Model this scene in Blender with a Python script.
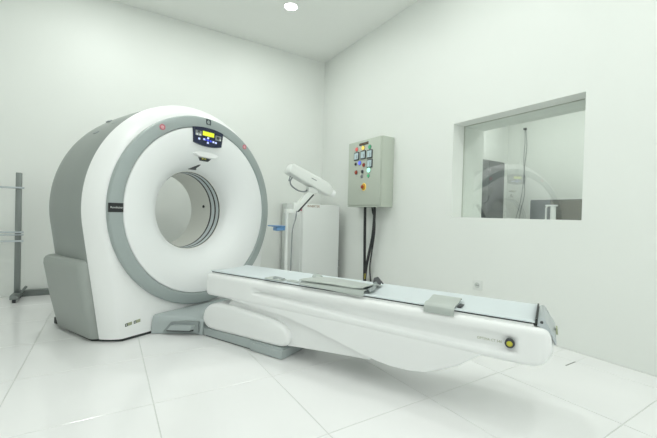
import bpy, bmesh, math
from mathutils import Vector, Matrix
from math import sin, cos, pi, radians, sqrt, atan2, hypot

for o in list(bpy.data.objects):
    bpy.data.objects.remove(o, do_unlink=True)
scene = bpy.context.scene
COL = scene.collection

# ------------------------------------------------------------------ camera
EYE = 0.913
F_PX, YAW, PITCH, ROLL = 353.07, 0.558059, -0.011462, 0.027577
fw = Vector((sin(YAW) * cos(PITCH), cos(YAW) * cos(PITCH), sin(PITCH)))
r0 = Vector((cos(YAW), -sin(YAW), 0.0))
u0 = r0.cross(fw)
rr = cos(ROLL) * r0 + sin(ROLL) * u0
uu = -sin(ROLL) * r0 + cos(ROLL) * u0
cam_data = bpy.data.cameras.new('camera')
cam = bpy.data.objects.new('camera', cam_data)
COL.objects.link(cam)
M = Matrix((rr, uu, -fw)).transposed().to_4x4()
M.translation = Vector((0, 0, EYE))
cam.matrix_world = M
cam_data.sensor_fit = 'HORIZONTAL'
cam_data.sensor_width = 36.0
cam_data.lens = 36.0 * F_PX / 657.0
cam_data.clip_start = 0.02
scene.camera = cam

# ------------------------------------------------------------------ world, light, exposure
world = bpy.data.worlds.new('world')
scene.world = world
world.use_nodes = True
world.node_tree.nodes['Background'].inputs[0].default_value = (0.96, 1.0, 0.98, 1)
world.node_tree.nodes['Background'].inputs[1].default_value = 1.2
vs = scene.view_settings
vs.view_transform = 'Standard'
vs.look = 'None'
vs.gamma = 1.0
vs.use_curve_mapping = False
vs.exposure = 0.36
LAMP_W = 7.2
CONTROL_W = 15.0
LAMP_COL = (0.97, 1.0, 0.97)
CEIL = 3.258
ROOM_X0, ROOM_X1, ROOM_Y0, ROOM_Y1 = -2.3, 2.80, -2.0, 4.71
pd = bpy.data.lights.new('added_window_portal', 'AREA')  # guides sky light through the unseen window added behind the camera
pd.shape = 'RECTANGLE'
pd.size, pd.size_y = 3.6, 1.9
pd.cycles.is_portal = True
po = bpy.data.objects.new('added_window_portal', pd)
COL.objects.link(po)
po.location = (-0.3, ROOM_Y0 - 0.13, 1.80)
po.rotation_euler = (pi / 2, 0, pi)
LIGHTS = [(1.713, 3.67, 0.85), (0.757, 3.60, 0.5), (1.713, 1.95, 1.1), (1.713, 0.2, 1.15), (1.713, -1.5, 1.1),
          (-0.2, 3.67, 1.15), (-0.2, 1.95, 1.2), (-0.2, 0.2, 0.9), (-0.2, -1.5, 1.0)]  # only the first is in view; the rest are added for brightness


# ------------------------------------------------------------------ materials
def mat(name, col, rough=0.5, metal=0.0, spec=0.5, emit=None, emit_s=0.0, coat=0.0,
        noise=0.0, nscale=8.0, bump=0.0, bscale=60.0):
    m = bpy.data.materials.new(name)
    m.use_nodes = True
    nt = m.node_tree
    b = nt.nodes['Principled BSDF']
    b.inputs['Base Color'].default_value = (*col, 1)
    b.inputs['Roughness'].default_value = rough
    b.inputs['Metallic'].default_value = metal
    b.inputs['Specular IOR Level'].default_value = spec
    b.inputs['Coat Weight'].default_value = coat
    b.inputs['Coat Roughness'].default_value = 0.1
    if emit:
        b.inputs['Emission Color'].default_value = (*emit, 1)
        b.inputs['Emission Strength'].default_value = emit_s
    tc = None
    if noise or bump:
        tc = nt.nodes.new('ShaderNodeTexCoord')
    if noise:
        n = nt.nodes.new('ShaderNodeTexNoise')
        n.inputs['Scale'].default_value = nscale
        n.inputs['Detail'].default_value = 5
        nt.links.new(tc.outputs['Object'], n.inputs['Vector'])
        rp = nt.nodes.new('ShaderNodeValToRGB')
        rp.color_ramp.elements[0].position = 0.3
        rp.color_ramp.elements[1].position = 0.7
        rp.color_ramp.elements[0].color = (*[c * (1 - noise) for c in col], 1)
        rp.color_ramp.elements[1].color = (*[min(1, c * (1 + noise * 0.5)) for c in col], 1)
        nt.links.new(n.outputs['Fac'], rp.inputs['Fac'])
        nt.links.new(rp.outputs['Color'], b.inputs['Base Color'])
    if bump:
        n2 = nt.nodes.new('ShaderNodeTexNoise')
        n2.inputs['Scale'].default_value = bscale
        n2.inputs['Detail'].default_value = 3
        nt.links.new(tc.outputs['Object'], n2.inputs['Vector'])
        bp = nt.nodes.new('ShaderNodeBump')
        bp.inputs['Strength'].default_value = bump
        bp.inputs['Distance'].default_value = 0.002
        nt.links.new(n2.outputs['Fac'], bp.inputs['Height'])
        nt.links.new(bp.outputs['Normal'], b.inputs['Normal'])
    return m


M_WALL = mat('wall_paint', (0.845, 0.875, 0.84), 0.45, spec=0.35, noise=0.012, nscale=1.5, bump=0.03, bscale=90)
M_CEIL = mat('ceiling_paint', (0.945, 0.965, 0.935), 0.7, spec=0.2, noise=0.01, nscale=1.5)
M_TILE = mat('porcelain_tile', (0.855, 0.86, 0.855), 0.13, spec=0.55, noise=0.015, nscale=3)
M_GROUT = mat('grout', (0.60, 0.62, 0.59), 0.8)
M_JOINT = mat('dark_joint', (0.18, 0.19, 0.17), 0.7)
M_WHITE = mat('white_plastic', (0.87, 0.885, 0.88), 0.32, spec=0.45, bump=0.02, bscale=200)
M_BOWL = mat('white_bowl_plastic', (0.885, 0.905, 0.905), 0.38, spec=0.45)
M_RING = mat('grey_ring_plastic', (0.36, 0.41, 0.405), 0.38, spec=0.45, noise=0.02)
M_REAR = mat('grey_rear_plastic', (0.30, 0.33, 0.315), 0.42, spec=0.4, bump=0.03, bscale=150)
M_SIDE = mat('grey_side_plastic', (0.36, 0.39, 0.37), 0.42, spec=0.4, bump=0.03, bscale=150)
M_BASE = mat('grey_base_plastic', (0.42, 0.47, 0.47), 0.4, spec=0.45)
M_BASED = mat('grey_base_recess', (0.27, 0.305, 0.305), 0.45)
M_BORE = mat('bore_plastic', (0.78, 0.79, 0.74), 0.35)
M_BLACK = mat('black_plastic', (0.012, 0.014, 0.016), 0.35)
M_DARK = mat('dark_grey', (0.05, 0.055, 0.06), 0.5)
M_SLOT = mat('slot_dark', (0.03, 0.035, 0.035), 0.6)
M_NAVY = mat('navy_panel', (0.012, 0.018, 0.05), 0.25)
M_PANELGREY = mat('panel_grey', (0.25, 0.27, 0.28), 0.4)
M_LCD = mat('lcd_yellow', (0.55, 0.60, 0.02), 0.3, emit=(0.62, 0.72, 0.03), emit_s=0.6)
M_BLUEBTN = mat('blue_button', (0.03, 0.05, 0.5), 0.3, emit=(0.05, 0.08, 0.8), emit_s=0.5)
M_WHTBTN = mat('white_button', (0.6, 0.65, 0.9), 0.3, emit=(0.5, 0.55, 0.95), emit_s=0.5)
M_RED = mat('red_ring', (0.58, 0.17, 0.21), 0.4)
M_PINK = mat('pink_lens', (0.75, 0.42, 0.45), 0.2)
M_LOGO = mat('logo_dark', (0.04, 0.06, 0.07), 0.4)
M_LETTER = mat('letter_white', (0.75, 0.77, 0.76), 0.5)
M_LETTERG = mat('letter_olive', (0.36, 0.39, 0.26), 0.5)
M_YELLOW = mat('sticker_yellow', (0.58, 0.56, 0.06), 0.4)
M_CRADLE = mat('cradle_pad', (0.66, 0.72, 0.74), 0.42, spec=0.4, bump=0.05, bscale=120)
M_CHROME = mat('brushed_metal', (0.55, 0.59, 0.62), 0.28, metal=0.85)
M_MAT = mat('grey_vinyl_mat', (0.47, 0.51, 0.48), 0.45, noise=0.04, nscale=12)
M_MATD = mat('grey_vinyl_edge', (0.42, 0.46, 0.435), 0.5)
M_BOX = mat('box_enamel', (0.54, 0.59, 0.515), 0.4, spec=0.4, bump=0.02)
M_BOXSIDE = M_BOX
M_METER = mat('meter_face', (0.55, 0.68, 0.72), 0.2)
M_CABLE = mat('black_cable', (0.02, 0.022, 0.024), 0.45)
M_CABLEY = mat('yellow_sleeve', (0.45, 0.40, 0.06), 0.5)
M_CAB = mat('cabinet_white', (0.82, 0.85, 0.83), 0.4, spec=0.4)
M_CABTRIM = mat('cabinet_trim', (0.60, 0.64, 0.61), 0.45)
M_BROWN = mat('brown_text', (0.30, 0.17, 0.08), 0.6)
M_INJ = mat('injector_white', (0.78, 0.81, 0.78), 0.35)
M_BLUE = mat('blue_plastic', (0.12, 0.27, 0.50), 0.45)
M_RACK = mat('rack_steel', (0.22, 0.245, 0.235), 0.35, metal=0.35)
M_TRUNK = mat('trunking_grey', (0.20, 0.225, 0.215), 0.45)
M_SOCKET = mat('socket_white', (0.80, 0.83, 0.80), 0.35)
M_LAMPTRIM = mat('lamp_trim', (0.85, 0.87, 0.85), 0.4)
M_LAMP = mat('lamp_disc', (1, 1, 1), 0.5, emit=(1.0, 1.0, 0.98), emit_s=6.0)
M_FRAME = mat('window_bead', (0.50, 0.53, 0.47), 0.5)
M_DOORD = mat('dark_door', (0.085, 0.092, 0.098), 0.4)
M_CRED1 = mat('credenza_slate', (0.10, 0.115, 0.125), 0.4)


def wood(name, c1, c2):
    m = bpy.data.materials.new(name)
    m.use_nodes = True
    nt = m.node_tree
    b = nt.nodes['Principled BSDF']
    b.inputs['Roughness'].default_value = 0.4
    tc = nt.nodes.new('ShaderNodeTexCoord')
    mp = nt.nodes.new('ShaderNodeMapping')
    mp.inputs['Scale'].default_value = (3, 3, 45)
    n = nt.nodes.new('ShaderNodeTexNoise')
    n.inputs['Scale'].default_value = 1.6
    n.inputs['Detail'].default_value = 4
    rp = nt.nodes.new('ShaderNodeValToRGB')
    rp.color_ramp.elements[0].color = (*c1, 1)
    rp.color_ramp.elements[1].color = (*c2, 1)
    nt.links.new(tc.outputs['Object'], mp.inputs['Vector'])
    nt.links.new(mp.outputs['Vector'], n.inputs['Vector'])
    nt.links.new(n.outputs['Fac'], rp.inputs['Fac'])
    nt.links.new(rp.outputs['Color'], b.inputs['Base Color'])
    return m


M_CRED2 = wood('credenza_wood', (0.05, 0.05, 0.04), (0.22, 0.21, 0.18))


def glass_mat():
    m = bpy.data.materials.new('window_glass')
    m.use_nodes = True
    nt = m.node_tree
    nt.nodes.remove(nt.nodes['Principled BSDF'])
    out = nt.nodes['Material Output']
    tr = nt.nodes.new('ShaderNodeBsdfTransparent')
    tr.inputs[0].default_value = (0.955, 0.975, 0.96, 1)
    gl = nt.nodes.new('ShaderNodeBsdfGlossy')
    gl.inputs['Roughness'].default_value = 0.0
    fr = nt.nodes.new('ShaderNodeFresnel')
    geo = nt.nodes.new('ShaderNodeNewGeometry')
    ior = nt.nodes.new('ShaderNodeMix')   # float mix: the back face sees the same air-to-glass step
    ior.inputs[2].default_value = 2.1
    ior.inputs[3].default_value = 1 / 2.1
    nt.links.new(geo.outputs['Backfacing'], ior.inputs[0])
    nt.links.new(ior.outputs[0], fr.inputs['IOR'])
    mx = nt.nodes.new('ShaderNodeMixShader')
    nt.links.new(fr.outputs[0], mx.inputs[0])
    nt.links.new(tr.outputs[0], mx.inputs[1])
    nt.links.new(gl.outputs[0], mx.inputs[2])
    nt.links.new(mx.outputs[0], out.inputs['Surface'])
    return m


M_GLASS = glass_mat()


# ------------------------------------------------------------------ helpers
def tag(o, label=None, cat=None, group=None, kind=None):
    if label: o['label'] = label
    if cat: o['category'] = cat
    if group: o['group'] = group
    if kind: o['kind'] = kind
    return o


def empty(name, loc=(0, 0, 0), rz=0.0, parent=None):
    o = bpy.data.objects.new(name, None)
    o.empty_display_size = 0.1
    COL.objects.link(o)
    o.location = loc
    o.rotation_euler = (0, 0, rz)
    if parent: o.parent = parent
    return o


def link(name, bm, m, parent=None, smooth=35.0, loc=None):
    bmesh.ops.recalc_face_normals(bm, faces=bm.faces[:])
    me = bpy.data.meshes.new(name)
    bm.to_mesh(me)
    bm.free()
    me.materials.append(m)
    if smooth:
        for f in me.polygons:
            f.use_smooth = True
        me.set_sharp_from_angle(angle=radians(smooth))
    o = bpy.data.objects.new(name, me)
    COL.objects.link(o)
    if parent: o.parent = parent
    if loc: o.location = loc
    return o


def add_box(bm, c0, c1, bev=0.0, seg=2):
    x0, y0, z0 = [min(a, b) for a, b in zip(c0, c1)]
    x1, y1, z1 = [max(a, b) for a, b in zip(c0, c1)]
    vs_ = [bm.verts.new(p) for p in ((x0, y0, z0), (x1, y0, z0), (x1, y1, z0), (x0, y1, z0),
                                      (x0, y0, z1), (x1, y0, z1), (x1, y1, z1), (x0, y1, z1))]
    fs = []
    for q in ((0, 3, 2, 1), (4, 5, 6, 7), (0, 1, 5, 4), (1, 2, 6, 5), (2, 3, 7, 6), (3, 0, 4, 7)):
        fs.append(bm.faces.new([vs_[i] for i in q]))
    if bev:
        es = list({e for f in fs for e in f.edges})
        bmesh.ops.bevel(bm, geom=es, offset=bev, segments=seg, affect='EDGES', profile=0.5)


def box(name, c0, c1, m, parent=None, bev=0.0, seg=2):
    bm = bmesh.new()
    add_box(bm, c0, c1, bev, seg)
    return link(name, bm, m, parent)


def add_loft(bm, loops, cap0=False, cap1=False, closed=True):
    rings = [[bm.verts.new(p) for p in L] for L in loops]
    n = len(rings[0])
    for a, b in zip(rings[:-1], rings[1:]):
        for i in range(n if closed else n - 1):
            j = (i + 1) % n
            bm.faces.new((a[i], a[j], b[j], b[i]))
    if cap0: bm.faces.new(list(reversed(rings[0])))
    if cap1: bm.faces.new(rings[-1])
    return rings


def frame_for(d):
    d = d.normalized()
    a = Vector((0, 0, 1)) if abs(d.z) < 0.9 else Vector((1, 0, 0))
    s = d.cross(a).normalized()
    return s, s.cross(d).normalized()


def add_tube(bm, pts, rad, seg=10, cap=True):
    pts = [Vector(p) for p in pts]
    rads = rad if isinstance(rad, (list, tuple)) else [rad] * len(pts)
    loops = []
    s = None
    for i, p in enumerate(pts):
        d = (pts[min(i + 1, len(pts) - 1)] - pts[max(i - 1, 0)])
        if s is None:
            s, t = frame_for(d)
        else:
            dn = d.normalized()
            s = (s - dn * s.dot(dn)).normalized()
            t = s.cross(dn).normalized()
        loops.append([p + (s * cos(2 * pi * k / seg) + t * sin(2 * pi * k / seg)) * rads[i] for k in range(seg)])
    add_loft(bm, loops, cap, cap)


def tube(name, pts, rad, m, parent=None, seg=10):
    bm = bmesh.new()
    add_tube(bm, pts, rad, seg)
    return link(name, bm, m, parent, 50)


def smooth_path(pts, n=8):
    pts = [Vector(p) for p in pts]
    P = [pts[0]] + pts + [pts[-1]]
    out = []
    for i in range(1, len(P) - 2):
        a, b, c, d = P[i - 1], P[i], P[i + 1], P[i + 2]
        for k in range(n):
            t = k / n
            out.append(0.5 * ((2 * b) + (c - a) * t + (2 * a - 5 * b + 4 * c - d) * t * t + (3 * b - a - 3 * c + d) * t ** 3))
    out.append(pts[-1])
    return out


def smooth_closed(pts, n=6):
    P = [Vector((*p, 0)) for p in pts]
    L = len(P)
    out = []
    for i in range(L):
        a, b, c, d = P[i - 1], P[i], P[(i + 1) % L], P[(i + 2) % L]
        for k in range(n):
            t = k / n
            q = 0.5 * ((2 * b) + (c - a) * t + (2 * a - 5 * b + 4 * c - d) * t * t + (3 * b - a - 3 * c + d) * t ** 3)
            out.append((q.x, q.y))
    return out


def prism(name, poly, fmap, a, b, m, parent=None, bev=0.0, seg=3, smooth=35):
    """poly: 2-D outline; fmap(p, t) -> 3-D; extruded from t=a to t=b; cap edges rounded by bev."""
    bm = bmesh.new()
    A = [bm.verts.new(fmap(p, a)) for p in poly]
    B = [bm.verts.new(fmap(p, b)) for p in poly]
    n = len(poly)
    f0 = bm.faces.new(list(reversed(A)))
    f1 = bm.faces.new(B)
    for i in range(n):
        bm.faces.new((A[i], A[(i + 1) % n], B[(i + 1) % n], B[i]))
    if bev:
        es = list(f0.edges) + list(f1.edges)
        bmesh.ops.bevel(bm, geom=es, offset=bev, segments=seg, affect='EDGES', profile=0.5, clamp_overlap=True)
    return link(name, bm, m, parent, smooth)


def round_prism(name, poly, fmap, a, b, bev, m, parent=None, seg=6, smooth=40):
    """like prism, for smooth counter-clockwise-or-not convex outlines: rounded edge by insetting along normals"""
    n = len(poly)
    area = sum(poly[i][0] * poly[(i + 1) % n][1] - poly[(i + 1) % n][0] * poly[i][1] for i in range(n))
    sgn = 1 if area > 0 else -1
    nrm = []
    for i in range(n):
        dx, dy = poly[(i + 1) % n][0] - poly[i - 1][0], poly[(i + 1) % n][1] - poly[i - 1][1]
        l = hypot(dx, dy) or 1
        nrm.append((-dy / l * sgn, dx / l * sgn))
    loops = []
    steps = [(bev * (1 - sin(pi / 2 * k / seg)), bev * (1 - cos(pi / 2 * k / seg))) for k in range(seg + 1)]
    for ins, d in steps:
        loops.append([fmap((p[0] + q[0] * ins, p[1] + q[1] * ins), a + d) for p, q in zip(poly, nrm)])
    for ins, d in reversed(steps):
        loops.append([fmap((p[0] + q[0] * ins, p[1] + q[1] * ins), b - d) for p, q in zip(poly, nrm)])
    bm = bmesh.new()
    add_loft(bm, loops, True, True)
    return link(name, bm, m, parent, smooth)


def lathe(name, prof, cz, m, parent, seg=128, vmap=None, closed=False, smooth=40):
    """prof: (radius, n) pairs turned about the gantry axis."""
    bm = bmesh.new()
    loops = []
    for R, n in prof:
        loops.append([vmap(R * cos(2 * pi * k / seg), n, cz + R * sin(2 * pi * k / seg)) for k in range(seg)])
    if closed: loops.append(loops[0])
    add_loft(bm, loops)
    if closed: bmesh.ops.remove_doubles(bm, verts=bm.verts[:], dist=1e-6)
    return link(name, bm, m, parent, smooth)


def text_mesh(name, s, size, mtx, m, parent, ext=0.0006, sx=1.0):
    cu = bpy.data.curves.new(name, 'FONT')
    cu.body = s
    cu.size = size
    cu.align_x = 'CENTER'
    cu.align_y = 'CENTER'
    cu.extrude = ext
    cu.resolution_u = 2
    t = bpy.data.objects.new(name + '_tmp', cu)
    COL.objects.link(t)
    bpy.context.view_layer.update()
    me = bpy.data.meshes.new_from_object(t.evaluated_get(bpy.context.evaluated_depsgraph_get()))
    bpy.data.objects.remove(t, do_unlink=True)
    bpy.data.curves.remove(cu)
    me.name = name
    me.transform(Matrix.Diagonal((sx, 1, 1, 1)))
    me.transform(mtx)
    me.materials.clear()
    me.materials.append(m)
    o = bpy.data.objects.new(name, me)
    COL.objects.link(o)
    o.parent = parent
    return o


def axes(xa, ya, za, o):
    m = Matrix((Vector(xa), Vector(ya), Vector(za))).transposed().to_4x4()
    m.translation = Vector(o)
    return m


# ------------------------------------------------------------------ room shell
TH = 0.12
floor = box('floor', (ROOM_X0 - TH, ROOM_Y0 - TH, -0.10), (ROOM_X1 + 0.47, ROOM_Y1 + TH, -0.002), M_GROUT)
tag(floor, kind='structure')
ceiling = box('ceiling', (ROOM_X0 - TH, ROOM_Y0 - TH, CEIL), (ROOM_X1 + 0.47, ROOM_Y1 + TH, CEIL + 0.1), M_CEIL)
tag(ceiling, kind='structure')
tag(box('wall_back', (ROOM_X0 - TH, ROOM_Y1, 0), (ROOM_X1 + 0.47, ROOM_Y1 + TH, CEIL), M_WALL), kind='structure')
tag(box('wall_left', (ROOM_X0 - TH, ROOM_Y0, 0), (ROOM_X0, ROOM_Y1, CEIL), M_WALL), kind='structure')
# right wall with the observation opening
WX0, WX1 = ROOM_X1, ROOM_X1 + 0.47
WY0, WY1, WZ0, WZ1 = 1.155, 2.262, 0.925, 1.82


def wall_with_hole(name, a0, a1, hole, t0, t1, fmap):
    bm = bmesh.new()
    outer = [(a0, 0), (a1, 0), (a1, CEIL), (a0, CEIL)]
    h0_, h1_, z0_, z1_ = hole
    inner = [(h0_, z0_), (h1_, z0_), (h1_, z1_), (h0_, z1_)]
    V = {}
    for t in (t0, t1):
        V[t] = ([bm.verts.new(fmap(t, *p)) for p in outer], [bm.verts.new(fmap(t, *p)) for p in inner])
    for t in (t0, t1):
        o_, i_ = V[t]
        for k in range(4):
            j = (k + 1) % 4
            bm.faces.new((o_[k], o_[j], i_[j], i_[k]))
    for k in range(4):
        j = (k + 1) % 4
        bm.faces.new((V[t0][0][k], V[t0][0][j], V[t1][0][j], V[t1][0][k]))
        bm.faces.new((V[t0][1][k], V[t0][1][j], V[t1][1][j], V[t1][1][k]))
    return link(name, bm, M_WALL, smooth=0)


tag(wall_with_hole('wall_right', ROOM_Y0, ROOM_Y1, (WY0, WY1, WZ0, WZ1), WX0, WX1, lambda t, a, z: (t, a, z)), kind='structure')
# wall behind the camera with an unseen window added to brighten the room
DW = (-2.1, 1.5, 0.85, 2.75)
tag(wall_with_hole('wall_front', ROOM_X0 - TH, ROOM_X1 + 0.47, DW, ROOM_Y0, ROOM_Y0 - TH, lambda t, a, z: (a, t, z)), kind='structure')
dwin = empty('added_window', ((DW[0] + DW[1]) / 2, ROOM_Y0 - 0.06, DW[2]))
tag(dwin, 'wide unseen window added in the wall facing the scanner to brighten the room', kind='structure')
hw, hh_ = (DW[1] - DW[0]) / 2, DW[3] - DW[2]
for c0, c1 in (((-hw, -0.03, 0), (hw, 0.03, 0.05)), ((-hw, -0.03, hh_ - 0.05), (hw, 0.03, hh_)), ((-hw, -0.03, 0.05), (-hw + 0.05, 0.03, hh_ - 0.05)),
               ((hw - 0.05, -0.03, 0.05), (hw, 0.03, hh_ - 0.05)), ((-0.025, -0.03, 0.05), (0.025, 0.03, hh_ - 0.05))):
    box('added_window_frame', c0, c1, M_LAMPTRIM, dwin)

# floor tiles (60 cm porcelain), each a piece of the floor
TS, GAP = 0.6, 0.0035
tile_meshes = {}
x_lines = [0.197 + TS * k for k in range(-6, 7)]
y_lines = [0.630 + TS * k for k in range(-6, 9)]
tile_count = 0
for i in range(len(x_lines) - 1):
    for j in range(len(y_lines) - 1):
        xa, xb = max(x_lines[i], ROOM_X0), min(x_lines[i + 1], ROOM_X1)
        ya, yb = max(y_lines[j], ROOM_Y0), min(y_lines[j + 1], ROOM_Y1)
        if xb - xa < 0.03 or yb - ya < 0.03: continue
        key = (round(xb - xa, 3), round(yb - ya, 3))
        if key not in tile_meshes:
            w_, h_ = (key[0] - GAP) / 2, (key[1] - GAP) / 2
            bm = bmesh.new()
            b_ = 0.0012
            lo = [(-w_, -h_), (w_, -h_), (w_, h_), (-w_, h_)]
            hi = [(-w_ + b_, -h_ + b_), (w_ - b_, -h_ + b_), (w_ - b_, h_ - b_), (-w_ + b_, h_ - b_)]
            add_loft(bm, [[(*p, -0.012) for p in lo], [(*p, -b_) for p in lo], [(*p, 0.0) for p in hi]], True, True)
            o = link('tile', bm, M_TILE, floor, smooth=0)
            tile_meshes[key] = o.data
        else:
            o = bpy.data.objects.new('tile', tile_meshes[key])
            COL.objects.link(o)
            o.parent = floor
        o.location = ((xa + xb) / 2, (ya + yb) / 2, 0)
# short open joint in the floor near the right wall
box('joint_gap', (2.475, 1.076, -0.003), (2.60, 1.083, 0.0006), M_JOINT, floor)
box('joint_gap', (2.60, 1.0775, -0.003), (2.75, 1.0815, 0.0006), M_GROUT, floor)

# ------------------------------------------------------------------ observation window
win = empty('window_1', (WX0 + 0.167, (WY0 + WY1) / 2, WZ0))
tag(win, 'observation window set deep in the white wall', kind='structure')


def win_box(name, c0, c1, m, bev=0.0):
    o = (WX0 + 0.167, (WY0 + WY1) / 2, WZ0)
    return box(name, [a - b for a, b in zip(c0, o)], [a - b for a, b in zip(c1, o)], m, win, bev)


gx = WX0 + 0.167
win_box('pane', (gx - 0.004, WY0 + 0.002, WZ0 + 0.002), (gx + 0.004, WY1 - 0.002, WZ1 - 0.002), M_GLASS)
bw = 0.006
win_box('glazing_bead', (gx - 0.012, WY1 - bw, WZ0), (gx - 0.0045, WY1 - 0.0005, WZ1), M_FRAME)
win_box('glazing_bead', (gx - 0.012, WY0 + 0.0005, WZ0), (gx - 0.0045, WY0 + bw, WZ1), M_FRAME)
win_box('glazing_bead', (gx - 0.012, WY0 + bw, WZ1 - bw), (gx - 0.0045, WY1 - bw, WZ1 - 0.0005), M_FRAME)

# ------------------------------------------------------------------ control room behind the window
KX1, KY0, KY1, KC = 5.90, -0.3, 3.60, 3.0
tag(box('wall_control_far', (KX1, KY0, 0), (KX1 + 0.1, KY1, KC), M_WALL), kind='structure')
tag(box('wall_control_back', (WX1, KY1, 0), (KX1 + 0.1, KY1 + 0.1, KC), M_WALL), kind='structure')
tag(box('wall_control_front', (WX1, KY0 - 0.1, 0), (KX1 + 0.1, KY0, KC), M_WALL), kind='structure')
tag(box('ceiling_control', (WX1, KY0, KC), (KX1 + 0.1, KY1, KC + 0.1), M_CEIL), kind='structure')
tag(box('floor_control', (WX1 + 0.001, KY0, -0.1), (KX1 + 0.1, KY1, 0), M_TILE), kind='structure')


# ------------------------------------------------------------------ ceiling downlights
def downlight(x, y, z, label, group, power, lamp_parent=True):
    e = empty('ceiling_downlight', (x, y, z))
    tag(e, label, 'light', group)
    bm = bmesh.new()
    sg = 40
    prof = [(0.072, -0.0045), (0.076, -0.007), (0.086, -0.005), (0.09, -0.0005), (0.072, -0.0005)]
    loops = [[(r * cos(2 * pi * k / sg), r * sin(2 * pi * k / sg), h) for k in range(sg)] for r, h in prof]
    loops.append(loops[0])
    add_loft(bm, loops)
    bmesh.ops.remove_doubles(bm, verts=bm.verts[:], dist=1e-6)
    link('trim_ring', bm, M_LAMPTRIM, e)
    bm = bmesh.new()
    loops = [[(r * cos(2 * pi * k / sg), r * sin(2 * pi * k / sg), h) for k in range(sg)]
             for r, h in ((0.071, -0.0006), (0.071, -0.003), (0.068, -0.0042))]
    add_loft(bm, loops, True, True)
    link('diffuser', bm, M_LAMP, e)
    ld = bpy.data.lights.new('downlight_lamp', 'AREA')
    ld.shape = 'DISK'
    ld.size = 0.11
    ld.energy = power
    ld.color = LAMP_COL
    ld.spread = radians(180)
    lo = bpy.data.objects.new('downlight_lamp', ld)
    COL.objects.link(lo)
    lo.parent = e
    lo.location = (0, 0, -0.012)
    return e


for k, (x, y, dim) in enumerate(LIGHTS):
    downlight(x, y, CEIL, 'round glowing recessed downlight in the ceiling near the wall corner' if k == 0 else
              'round recessed downlight added out of view to brighten the scanner room', 'scanner room downlights', LAMP_W * dim)
for x, y in ((4.6, 1.0), (4.6, 2.7)):
    downlight(x, y, KC, 'round recessed downlight in the ceiling behind the observation window', 'control room downlights', CONTROL_W)

# ------------------------------------------------------------------ CT gantry
A = radians(26)
GC = Vector((0.688, 3.06, 0))
gantry = empty('ct_scanner', GC, A)
tag(gantry, 'white ring-shaped CT scanner gantry with grey trim ring and round bore', 'ct scanner')
GZ = 0.921


def gv(u, n, z):
    return (u, -n, z)


def outline(R, b, z0=0.02, na=96, nl=20, nb=28):
    """round-topped outline tapering with straight sides to half-width b at the floor; list of (u, z)"""
    dz = GZ - z0
    L = hypot(b, dz)
    base = atan2(-dz, b)
    th = base + math.acos(min(1.0, R / L)) if R < L else base
    pts = []
    a0, a1 = th, pi - th
    for k in range(na):
        a = a0 + (a1 - a0) * k / (na - 1)
        pts.append((R * cos(a), GZ + R * sin(a)))
    tl = pts[-1]
    for k in range(1, nl + 1):
        t = k / nl
        pts.append((tl[0] + (-b - tl[0]) * t, tl[1] + (z0 - tl[1]) * t))
    for k in range(1, nb + 1):
        t = k / nb
        pts.append((-b + 2 * b * t, z0))
    tr = pts[0]
    for k in range(1, nl):
        t = k / nl
        pts.append((b + (tr[0] - b) * t, z0 + (tr[1] - z0) * t))
    return pts


def circ_like(pts, R):
    out = []
    for u, z in pts:
        a = atan2(z - GZ, u)
        out.append((R * cos(a), GZ + R * sin(a)))
    return out


FRONT = [(-0.022, 0.768, 0.648), (-0.028, 0.782, 0.662), (-0.042, 0.800, 0.680), (-0.065, 0.822, 0.702),
         (-0.095, 0.845, 0.722), (-0.12, 0.860, 0.735), (-0.138, 0.866, 0.741)]
bm = bmesh.new()
o0 = outline(FRONT[0][1], FRONT[0][2])
loops = [[gv(u, -0.10, z) for u, z in circ_like(o0, 0.752)], [gv(u, -0.022, z) for u, z in circ_like(o0, 0.752)]]
for n, R, b in FRONT:
    loops.append([gv(u, n, z) for u, z in outline(R, b)])
loops.append([gv(u, -0.138, z) for u, z in outline(0.852, 0.727)])
add_loft(bm, loops)
link('front_cover', bm, M_WHITE, gantry, 28)

REAR = [(-0.139, 0.846, 0.722), (-0.142, 0.860, 0.735), (-0.16, 0.865, 0.738), (-0.40, 0.860, 0.732), (-0.60, 0.850, 0.722),
        (-0.70, 0.838, 0.712), (-0.75, 0.82, 0.70), (-0.785, 0.79, 0.68), (-0.80, 0.745, 0.65)]
bm = bmesh.new()
loops = [[gv(u, n, z) for u, z in outline(R, b)] for n, R, b in REAR]
oo = outline(0.745, 0.65)
loops.append([gv(u, -0.80, z) for u, z in circ_like(oo, 0.5)])
loops.append([gv(u, -0.74, z) for u, z in circ_like(oo, 0.43)])
loops.append([gv(u, -0.66, z) for u, z in circ_like(oo, 0.36)])
loops.append([gv(u, -0.62, z) for u, z in circ_like(oo, 0.336)])
add_loft(bm, loops)
link('rear_cover', bm, M_REAR, gantry, 28)

# dark plinth under the covers
plan = [(-0.64, -0.03), (0.64, -0.03), (0.72, -0.13), (0.76, -0.2), (0.75, -0.68), (0.63, -0.78), (-0.63, -0.78), (-0.75, -0.68), (-0.76, -0.2), (-0.72, -0.13)]
prism('plinth', plan, lambda p, t: gv(p[0], p[1], t), 0.0, 0.03, M_SLOT, gantry)

lathe('trim_ring', [(0.752, -0.06), (0.770, -0.0225), (0.770, 0.002), (0.766, 0.011), (0.757, 0.016), (0.70, 0.021), (0.686, 0.019), (0.680, 0.012), (0.679, -0.05)],
      GZ, M_RING, gantry, vmap=gv, closed=True)
BOWL = [(0.678, -0.045), (0.677, 0.009), (0.672, 0.014), (0.64, 0.016), (0.58, 0.011), (0.52, -0.004), (0.46, -0.03), (0.42, -0.058), (0.385, -0.095), (0.36, -0.13),
        (0.343, -0.165), (0.336, -0.2)]


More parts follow.
